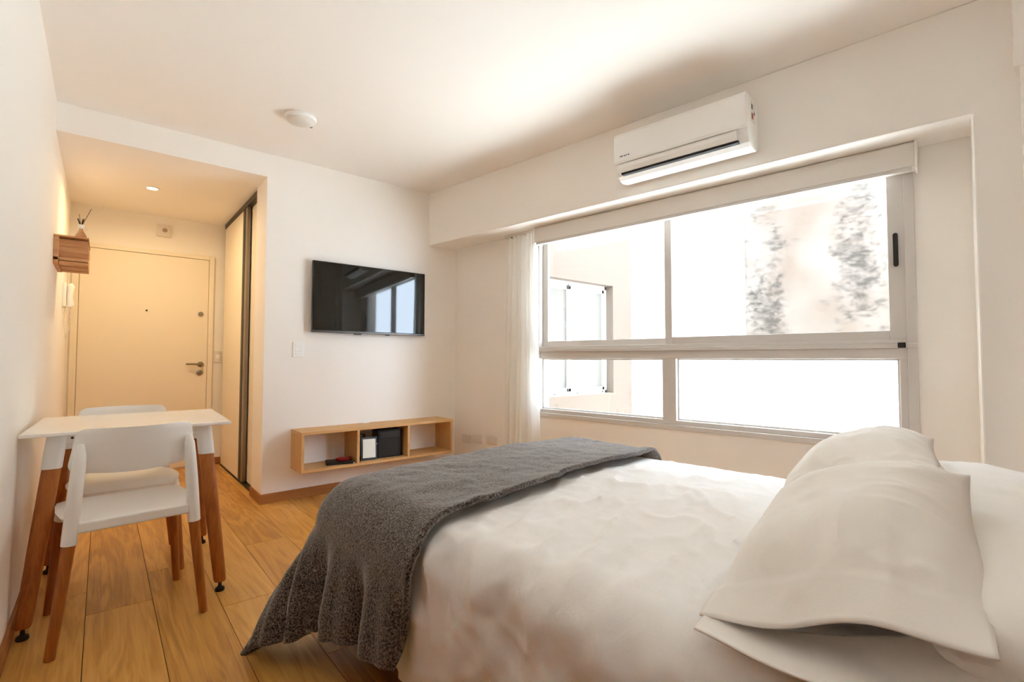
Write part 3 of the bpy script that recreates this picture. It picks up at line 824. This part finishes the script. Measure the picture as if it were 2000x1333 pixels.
# ------------------------------------------------------------------ chairs
def make_chair(label):
    t = thing('dining_chair', label, 'chair', (0, 0, 0), 0, 'white plastic chairs at the table')
    # seat
    def half(y):
        pts = ((-0.215, 0.150), (-0.19, 0.158), (-0.15, 0.172), (-0.08, 0.205), (0.02, 0.216), (0.12, 0.212), (0.18, 0.200), (0.205, 0.175), (0.215, 0.14))
        for (a, b), (c, d) in zip(pts, pts[1:]):
            if y <= c:
                q = (y - a) / (c - a); return b + (d - b) * q
        return pts[-1][1]
    def zt(x, y):
        u = x / 0.21
        z = 0.452 - 0.022 * (1 - u * u) * (0.5 + 0.5 * cos(pi * min(1, max(-1, (y + 0.02) / 0.20))))
        z += 0.006 * (y / 0.2)
        if y > 0.15: z -= 0.030 * ((y - 0.15) / 0.065) ** 2
        z -= 0.010 * abs(u) ** 6
        return z
    def fn(u, v):
        y = -0.215 + 0.43 * v
        return y, half(y) * (2 * u - 1)
    N, K = 18, 22
    mb = MB()
    for side in (0, 1):
        for j in range(K + 1):
            for i in range(N + 1):
                y, x_ = fn(i / N, j / K)
                z = zt(x_, y)
                if side:
                    e = 0.94
                    th = 0.036 if y < -0.19 else 0.022
                    mb.v.append((x_ * e, y * 0.985, z - th))
                else: mb.v.append((x_, y, z))
    w = N + 1; tot = w * (K + 1)
    for j in range(K):
        for i in range(N):
            a = j * w + i
            mb.f.append((a, a + 1, a + w + 1, a + w)); b = a + tot
            mb.f.append((b, b + w, b + w + 1, b + 1))
    rim = [i for i in range(w)] + [j * w + N for j in range(1, K + 1)] + [K * w + i for i in range(N - 1, -1, -1)] + [j * w for j in range(K - 1, 0, -1)]
    for a, b in zip(rim, rim[1:] + rim[:1]): mb.f.append((a, a + tot, b + tot, b))
    mb.build('seat', 'chair', t, smooth=True)
    # rear apron between the posts
    MB().hexa([(-0.170, -0.222, 0.410), (0.170, -0.222, 0.410), (0.170, -0.196, 0.410), (-0.170, -0.196, 0.410), (-0.166, -0.222, 0.450), (0.166, -0.222, 0.450), (0.166, -0.196, 0.450), (-0.166, -0.196, 0.450)]).build('rear_apron', 'chair', t, bevel=0.008, seg=3)
    # backrest
    NB, KB = 36, 14
    mb = MB()
    for side in (0, 1):
        for j in range(KB + 1):
            v = j / KB
            wv = 0.200 - 0.026 * v
            k0 = 0.0
            if v < 0.22: k0 = 0.030 * (1 - sqrt(max(0, 1 - ((0.22 - v) / 0.22) ** 2)))
            if v > 0.86: k0 = 0.020 * (1 - sqrt(max(0, 1 - ((v - 0.86) / 0.14) ** 2)))
            for i in range(NB + 1):
                u = 2 * i / NB - 1
                x_ = (wv - k0) * u
                z = 0.606 + 0.010 * u * u + v * (0.170 - 0.010 * u * u)
                y = -0.213 + 0.052 * u * u - 0.030 * v + (0.013 if side else 0)
                if side and (abs(u) > 0.99 or j in (0, KB)): y -= 0.006
                mb.v.append((x_, y, z))
    w = NB + 1; tot = w * (KB + 1)
    for j in range(KB):
        for i in range(NB):
            a = j * w + i
            mb.f.append((a, a + w, a + w + 1, a + 1)); b = a + tot
            mb.f.append((b, b + 1, b + w + 1, b + w))
    rim = [i for i in range(w)] + [j * w + NB for j in range(1, KB + 1)] + [KB * w + i for i in range(NB - 1, -1, -1)] + [j * w for j in range(KB - 1, 0, -1)]
    for a, b in zip(rim, rim[1:] + rim[:1]): mb.f.append((a, b, b + tot, a + tot))
    mb.build('backrest', 'chair', t, smooth=True)
    for s in (-1, 1):
        MB().tube([(s * 0.188, -0.206, 0.375), (s * 0.183, -0.205, 0.45), (s * 0.176, -0.208, 0.55), (s * 0.169, -0.210, 0.64), (s * 0.166, -0.208, 0.69), (s * 0.164, -0.198, 0.722)], [0.0225, 0.0225, 0.0215, 0.020, 0.018, 0.010], 14).build('back_post', 'chair', t, smooth=True)
        MB().tube([(s * 0.228, -0.212, 0.0), (s * 0.188, -0.206, 0.376)], [0.0155, 0.0195], 14).build('leg', 'legwood', t, smooth=True)
        MB().tube([(s * 0.190, 0.180, 0.375), (s * 0.180, 0.160, 0.438)], [0.0215, 0.023], 14).build('front_socket', 'chair', t, smooth=True)
        MB().tube([(s * 0.217, 0.208, 0.0), (s * 0.190, 0.180, 0.376)], [0.0150, 0.0190], 14).build('leg', 'legwood', t, smooth=True)
    return t

def dup(root, loc, rotz, label):
    r = root.copy(); COL.objects.link(r)
    r.location = loc; r.rotation_euler = (0, 0, rotz); r['label'] = label
    for ch in list(root.children):
        c = ch.copy(); COL.objects.link(c); c.parent = r
    return r
ch1 = make_chair('white plastic chair with wooden legs, seen from behind in front of the table')
ch1.location = (0.093, 2.545, 0); ch1.rotation_euler = (0, 0, radians(5.5))
dup(ch1, (0.098, 3.10, 0), radians(181), 'white plastic chair on the far side of the table, only its back top showing above')

# ------------------------------------------------------------------ bed
BROT = radians(6.0)
BM = Matrix.Rotation(BROT, 4, 'Z')
BL, BR_, BF, BH = 0.80, 2.26, 1.73, -0.34     # bed frame: left, right, foot, head
ZT = 0.548
bed = thing('bed', 'double bed with dark base standing beside the window', 'bed', (0, 0, 0), BROT)
MB().box(BL + 0.07, BR_ - 0.07, BH + 0.02, BF - 0.10, 0.06, 0.27).build('base', 'bedbase', bed, bevel=0.01)
MB().box(BL + 0.055, BR_ - 0.055, BH, BF - 0.07, 0.275, ZT - 0.035).build('mattress', 'mattress', bed, bevel=0.04, seg=4)
for xx in (BL + 0.14, BR_ - 0.14):
    for yy in (BH + 0.1, BF - 0.2):
        MB().lathe([(0.022, 0.0), (0.028, 0.06)], (xx, yy, 0), 14).build('leg', 'black', bed, smooth=True)

def fbm(x, y, z, o=3):
    return noise.fractal(Vector((x, y, z)), 0.9, 2.1, o)
def ridge(x, y, z):
    return 1 - abs(noise.noise(Vector((x, y, z)))) * 2

def drape(a, b, r, off, flare, foldamp, foldk, ztop, hcos=1.0):
    xl, xr, yf = BL + r, BR_ - r, BF - r
    dx = min(0, a - xl) + max(0, a - xr)
    dy = max(0, b - yf)
    L = hypot(dx, dy)
    px, py = min(max(a, xl), xr), min(b, yf)
    if L < 1e-6:
        return Vector((px, py, ztop + off)), 0.0, (0, 0)
    ux, uy = dx / L, dy / L
    R = r + off
    q = r * pi / 2
    if L < q:
        th = L / r
        hz, dr = R * sin(th), R * (1 - cos(th))
        t = 0
    else:
        t = L - q
        corner = 2 * abs(ux) * abs(uy)
        hz = R + (flare[0] + flare[1] * corner) * t
        dr = R + t * sqrt(max(0.2, 1 - (flare[0] + flare[1] * corner) ** 2))
    return Vector((px + ux * hz, py + uy * hz, ztop + off - dr)), t, (ux, uy)

def top_z(px, py):
    u = (px - BL) / (BR_ - BL)
    return ZT + 0.020 * sin(pi * min(1, max(0, u))) + 0.006 * fbm(px * 2.2, py * 2.2, 1.0)

def duvet_fn(u, v):
    hl, hr, hf = 0.375, 0.30, 0.25
    a = (BL - hl) + u * ((BR_ + hr) - (BL - hl))
    b = (BH + 0.03) + v * ((BF + hf) - (BH + 0.03))
    ex, ey = (BL + 0.105) - a, b - (BF - 0.105)
    if ex > 0 and ey > 0:                       # keep the corner of the duvet from hanging lower than its sides
        L = hypot(ex, ey); k = min(1.0, 0.40 / L); a = BL + 0.105 - ex * k; b = BF - 0.105 + ey * k
    px = min(max(a, BL), BR_); py = min(b, BF)
    p, t, d = drape(a, b, 0.105, 0.0, (0.0, 0.15), 0, 0, top_z(px, py))
    # wrinkles: shallow ridges on top, stronger pulls on the hanging side
    wx = ridge(a * 2.2 + b * 1.6, b * 6.0 - a * 2.2, 3.3)
    w2 = ridge(a * 3.6 + b * 2.0, b * 15.0 - a * 4.0, 7.7)
    w3 = ridge(a * 9.0 + b * 3.0, b * 26.0 - a * 5.0, 1.7)
    amp = 0.013 * max(0, wx) ** 4 + 0.0075 * max(0, w2) ** 3 + 0.0022 * max(0, w3) ** 2 + 0.004 * fbm(a * 5, b * 7, 2.0)
    amp *= 1 - 0.75 * min(1.0, max(0.0, (a - (BR_ - 0.35)) / 0.25))
    side = min(1.0, max(0.0, (BL + 0.12 - a) / 0.14))
    if side > 0:
        f1 = ridge(b * 5.5 + (BL - a) * 2.2, (BL - a) * 1.3, 11.0)
        f2 = fbm(b * 3.0, (BL - a) * 2.0, 5.0)
        f3 = ridge(b * 12 - (BL - a) * 6, (BL - a) * 5, 2.0)
        p.x -= side * (0.016 * max(0, f1) ** 2 + 0.020 * f2 + 0.006 * max(0, f3) ** 3 - 0.004)
        p.x += 0.05 * max(0.0, (t - 0.12)) * side
    p.z += amp * (1 - 0.6 * side)
    f4 = ridge(b * 9 + (BL - a) * 9, (BL - a) * 7 - b * 2, 21.0)
    p.x -= side * (0.007 * max(0, f4) ** 2 + 0.5 * amp)
    p.z += 0.008 * exp(-((b - 1.06) / 0.05) ** 2) * max(0, ridge(a * 14, b * 3, 31.0)) * (1 if a < BR_ - 0.3 else 0.3)
    return p
dv = MB().grid(190, 170, duvet_fn).build('duvet', 'sheet', smooth=True, matrix=BM)
sm = dv.modifiers.new('thickness', 'SOLIDIFY'); sm.thickness = 0.018; sm.offset = -1
tag(dv, 'rumpled white duvet covering the bed and hanging over its side', 'duvet')

def throw_fn(u, v):
    hr, hf = 0.02, 0.40
    hl = 0.318 + 0.092 * min(1.0, max(0.0, (v - 0.15) / 0.45))
    a = (BL - hl) + u * ((BR_ + hr) - (BL - hl))
    near = 1.095 + 0.060 * (a - BL) / 1.46 + (0.010 * sin(a * 9) if a > BL else 0)
    if a < BL: near = 1.095 + 0.26 * (BL - a)
    b = near + v * (BF + hf - near)
    px = min(max(a, BL), BR_); py = min(b, BF)
    p, t, d = drape(a, b, 0.105, 0.034, (0.04, 0.44), 0, 0, top_z(px, py))
    if t > 0:
        if abs(d[0]) > 0.3:
            g = min(1, t / 0.22)
            fold = 0.030 * sin((b - 1.05) * 2 * pi / 0.23 + 2.2 + 1.5 * (b - 1.2)) + 0.014 * sin((b - 1.05) * 2 * pi / 0.11)
            p.x -= g * fold * abs(d[0])
            if d[1] == 0:
                k = max(0, (b - 1.40) / 0.25); p.x -= 0.035 * g * min(1, k)
        else:
            p.y += min(1, t / 0.25) * 0.02 * sin(a * 2 * pi / 0.26)
    roll = exp(-(v / 0.05) ** 2)
    p.z += 0.005 * fbm(a * 6, b * 6, 9.0) + 0.003 * fbm(a * 22, b * 22, 4.0)
    p.z += 0.006 * roll * (1 if t == 0 else 0)
    return p
tw = MB().grid(150, 90, throw_fn).build('throw_blanket', 'throw', smooth=True, matrix=BM)
sm = tw.modifiers.new('thickness', 'SOLIDIFY'); sm.thickness = 0.016; sm.offset = -1
tag(tw, 'dark grey knitted throw spread across the foot of the bed', 'blanket')

# long cushion along the head of the bed
def bolster_fn(u, v):
    a = 2 * pi * u
    L = BL + 0.08 + v * 1.37
    e = min(1.0, min(v, 1 - v) / 0.10)
    k = (1 - (1 - e) ** 2.6) ** (1 / 2.2)
    q = 1.0 / (abs(cos(a)) ** 2.15 + abs(sin(a)) ** 2.15) ** (1 / 2.15)
    yy = -0.095 + 0.120 * v + 0.165 * q * cos(a) * (0.75 + 0.25 * k) 
    zz = 0.636 + 0.062 * q * sin(a) * k
    wv = 0.006 * fbm(L * 4, cos(a) * 2, sin(a) * 2)
    return (L, yy + wv, zz + wv + 0.012 * sin(pi * v))
bo = MB().grid(48, 70, bolster_fn, close_u=True)
n0 = len(bo.v)
bo.f.append(tuple(range(47, -1, -1))); bo.f.append(tuple(range(n0 - 48, n0)))
bo = bo.build('bolster', 'pillow', smooth=True, matrix=BM)
tag(bo, 'long white cushion along the head of the bed behind the pillows', 'cushion')

# pillows
def pillow(name, label, A, B, C, D, T, seed, mouth=0.10, low_z=0.58, lean=-0.012):
    A, B, C, D = map(Vector, (A, B, C, D))
    org = (A + B + C + D) / 4
    t = thing('pillow', label, 'pillow', org)
    nrm = ((C - A).cross(D - B)).normalized()
    if nrm.z < 0: nrm = -nrm
    def base(u, v):     # u along the length from the open end, v from foot side to head side
        return A.lerp(D, u).lerp(B.lerp(C, u), v)
    def thick(u, v):
        eu = 1 - abs(2 * u - 1) ** 2.6; ev = 1 - abs(2 * v - 1) ** 2.2
        return max(0, eu) ** 0.55 * max(0, ev) ** 0.62
    def wrinkle(u, v, h_):
        w_ = 0.016 * fbm(u * 2.2 + seed, v * 1.9, 1.0) * h_
        head = max(0.0, (v - 0.58) / 0.42) ** 1.5 * (1 - v ** 10)
        foot = max(0.0, (0.34 - v) / 0.34) ** 1.5 * (1 - (1 - v) ** 10)
        w_ += 0.010 * (max(0, ridge(u * 9 + v * 2.0 + seed, v * 1.6, seed)) ** 2) * head
        w_ += 0.006 * (max(0, ridge(u * 8 - v * 2.0 + seed, v * 1.6, seed + 3)) ** 2) * foot
        far = max(0.0, (u - 0.6) / 0.4) ** 1.5
        w_ += 0.009 * (max(0, ridge(v * 8 - u * 2 + seed, u * 1.8, seed + 6)) ** 2) * far * (1 - u ** 10)
        w_ += 0.0022 * max(0, ridge(u * 3 + v * 2, v * 9 - u * 4 + seed, 4.4)) ** 2 * h_
        w_ -= 0.014 * exp(-((u - 0.58) ** 2 + (v - 0.60) ** 2) / 0.025)
        return w_
    def surf(u, v, side):
        pu, pv = 2 * u - 1, 2 * v - 1
        # sides pulled in between the corners
        u2 = 0.5 + 0.5 * pu * (1 - 0.05 * (1 - pv * pv)); v2 = 0.5 + 0.5 * pv * (1 - 0.07 * (1 - pu * pu))
        p = base(u2, v2)
        h_ = thick(u, v)
        if side: k = T * 0.72 * h_ + wrinkle(u, v, h_) * min(1, h_ * 3)
        else: k = -T * 0.28 * h_
        return p + nrm * k - org
    def inner(u, v):            # stuffing: a little inside the cloth, thinner towards the open end
        f = 0.62 + 0.36 * min(1, max(0, (u - 0.02) / 0.30))
        a_, b_ = surf(u, v, 1), surf(u, v, 0)
        return b_.lerp(a_, f)
    mb = MB()
    mb.grid(48, 40, inner).grid(48, 40, lambda u, v: surf(u, v, 0))
    me = mb.build('stuffing', 'pillow', t, smooth=True)
    bm = bmesh.new(); bm.from_mesh(me.data); bmesh.ops.remove_doubles(bm, verts=bm.verts, dist=0.0006)
    bmesh.ops.recalc_face_normals(bm, faces=bm.faces); bm.to_mesh(me.data); bm.free()
    along = (base(0, .5) - base(1, .5)).normalized()
    U0 = 0.30
    def top(w, v):              # upper cloth, running on past the stuffing to the open end
        if w >= 0.34: return surf(U0 + (1 - U0) * (w - 0.34) / 0.66, v, 1)
        u = 1 - w / 0.34
        g = 1 - (2 * v - 1) ** 2
        p0 = surf(U0, v, 1) + org
        du = (surf(U0 - 0.02, v, 1) - surf(U0 + 0.02, v, 1)).normalized()
        p3 = base(0, 0.01 + 0.98 * v) + along * mouth * (0.6 + 0.9 * v) + nrm * (0.006 + 0.024 * exp(-((v - 0.66) / 0.28) ** 2) + 0.004 * sin(v * 10 + seed))
        p3 = p3 + Vector((0, -lean * v ** 3, 0))
        p1 = p0 + du * (0.085 + 0.035 * g)
        p2 = p3 - along * 0.10 + nrm * 0.030 * g
        k = 1 - u
        fold = 0.006 * max(0, ridge(v * 5 + seed, u * 2, 8.0)) ** 2 * u * k * 4
        return p0 * k ** 3 + p1 * 3 * k * k * u + p2 * 3 * k * u * u + p3 * u ** 3 + nrm * (fold + (0.0035 if w < 0.115 else 0.0)) - org
    def low(u, v):              # lower cloth of the open end, lying on the duvet
        g = 1 - (2 * v - 1) ** 2
        p = base(0.10, 0.02 + (0.96 + 0.16 * u) * v) + along * (0.07 + (mouth * (1.10 + 1.1 * v)) * u)
        p = p - nrm * 0.02 * g * (1 - u)
        p.z = max(p.z - 0.10 * u * v - 0.012, low_z + 0.004 * sin(v * 11 + seed)) if u > 0.1 else p.z - 0.012
        return p - org
    for nm, fn_, nu, nv in (('cover', top, 84, 56), ('case_flap', low, 18, 36)):
        o = MB().grid(nu, nv, fn_).build(nm, 'pillow', t, smooth=True)
        s2 = o.modifiers.new('thickness', 'SOLIDIFY'); s2.thickness = 0.003; s2.offset = 0
    return t
pillow('pillow', 'plump white pillow nearest the left bed edge, its open case end showing', (0.865, 0.465, 0.575), (0.975, 0.088, 0.672), (1.50, 0.185, 0.770), (1.46, 0.58, 0.610), 0.17, 1.7, 0.09)
pillow('pillow', 'white pillow nearer the window, partly behind the front pillow', (1.53, 0.62, 0.600), (1.66, 0.245, 0.740), (2.14, 0.35, 0.765), (2.06, 0.70, 0.600), 0.17, 5.1, 0.06)
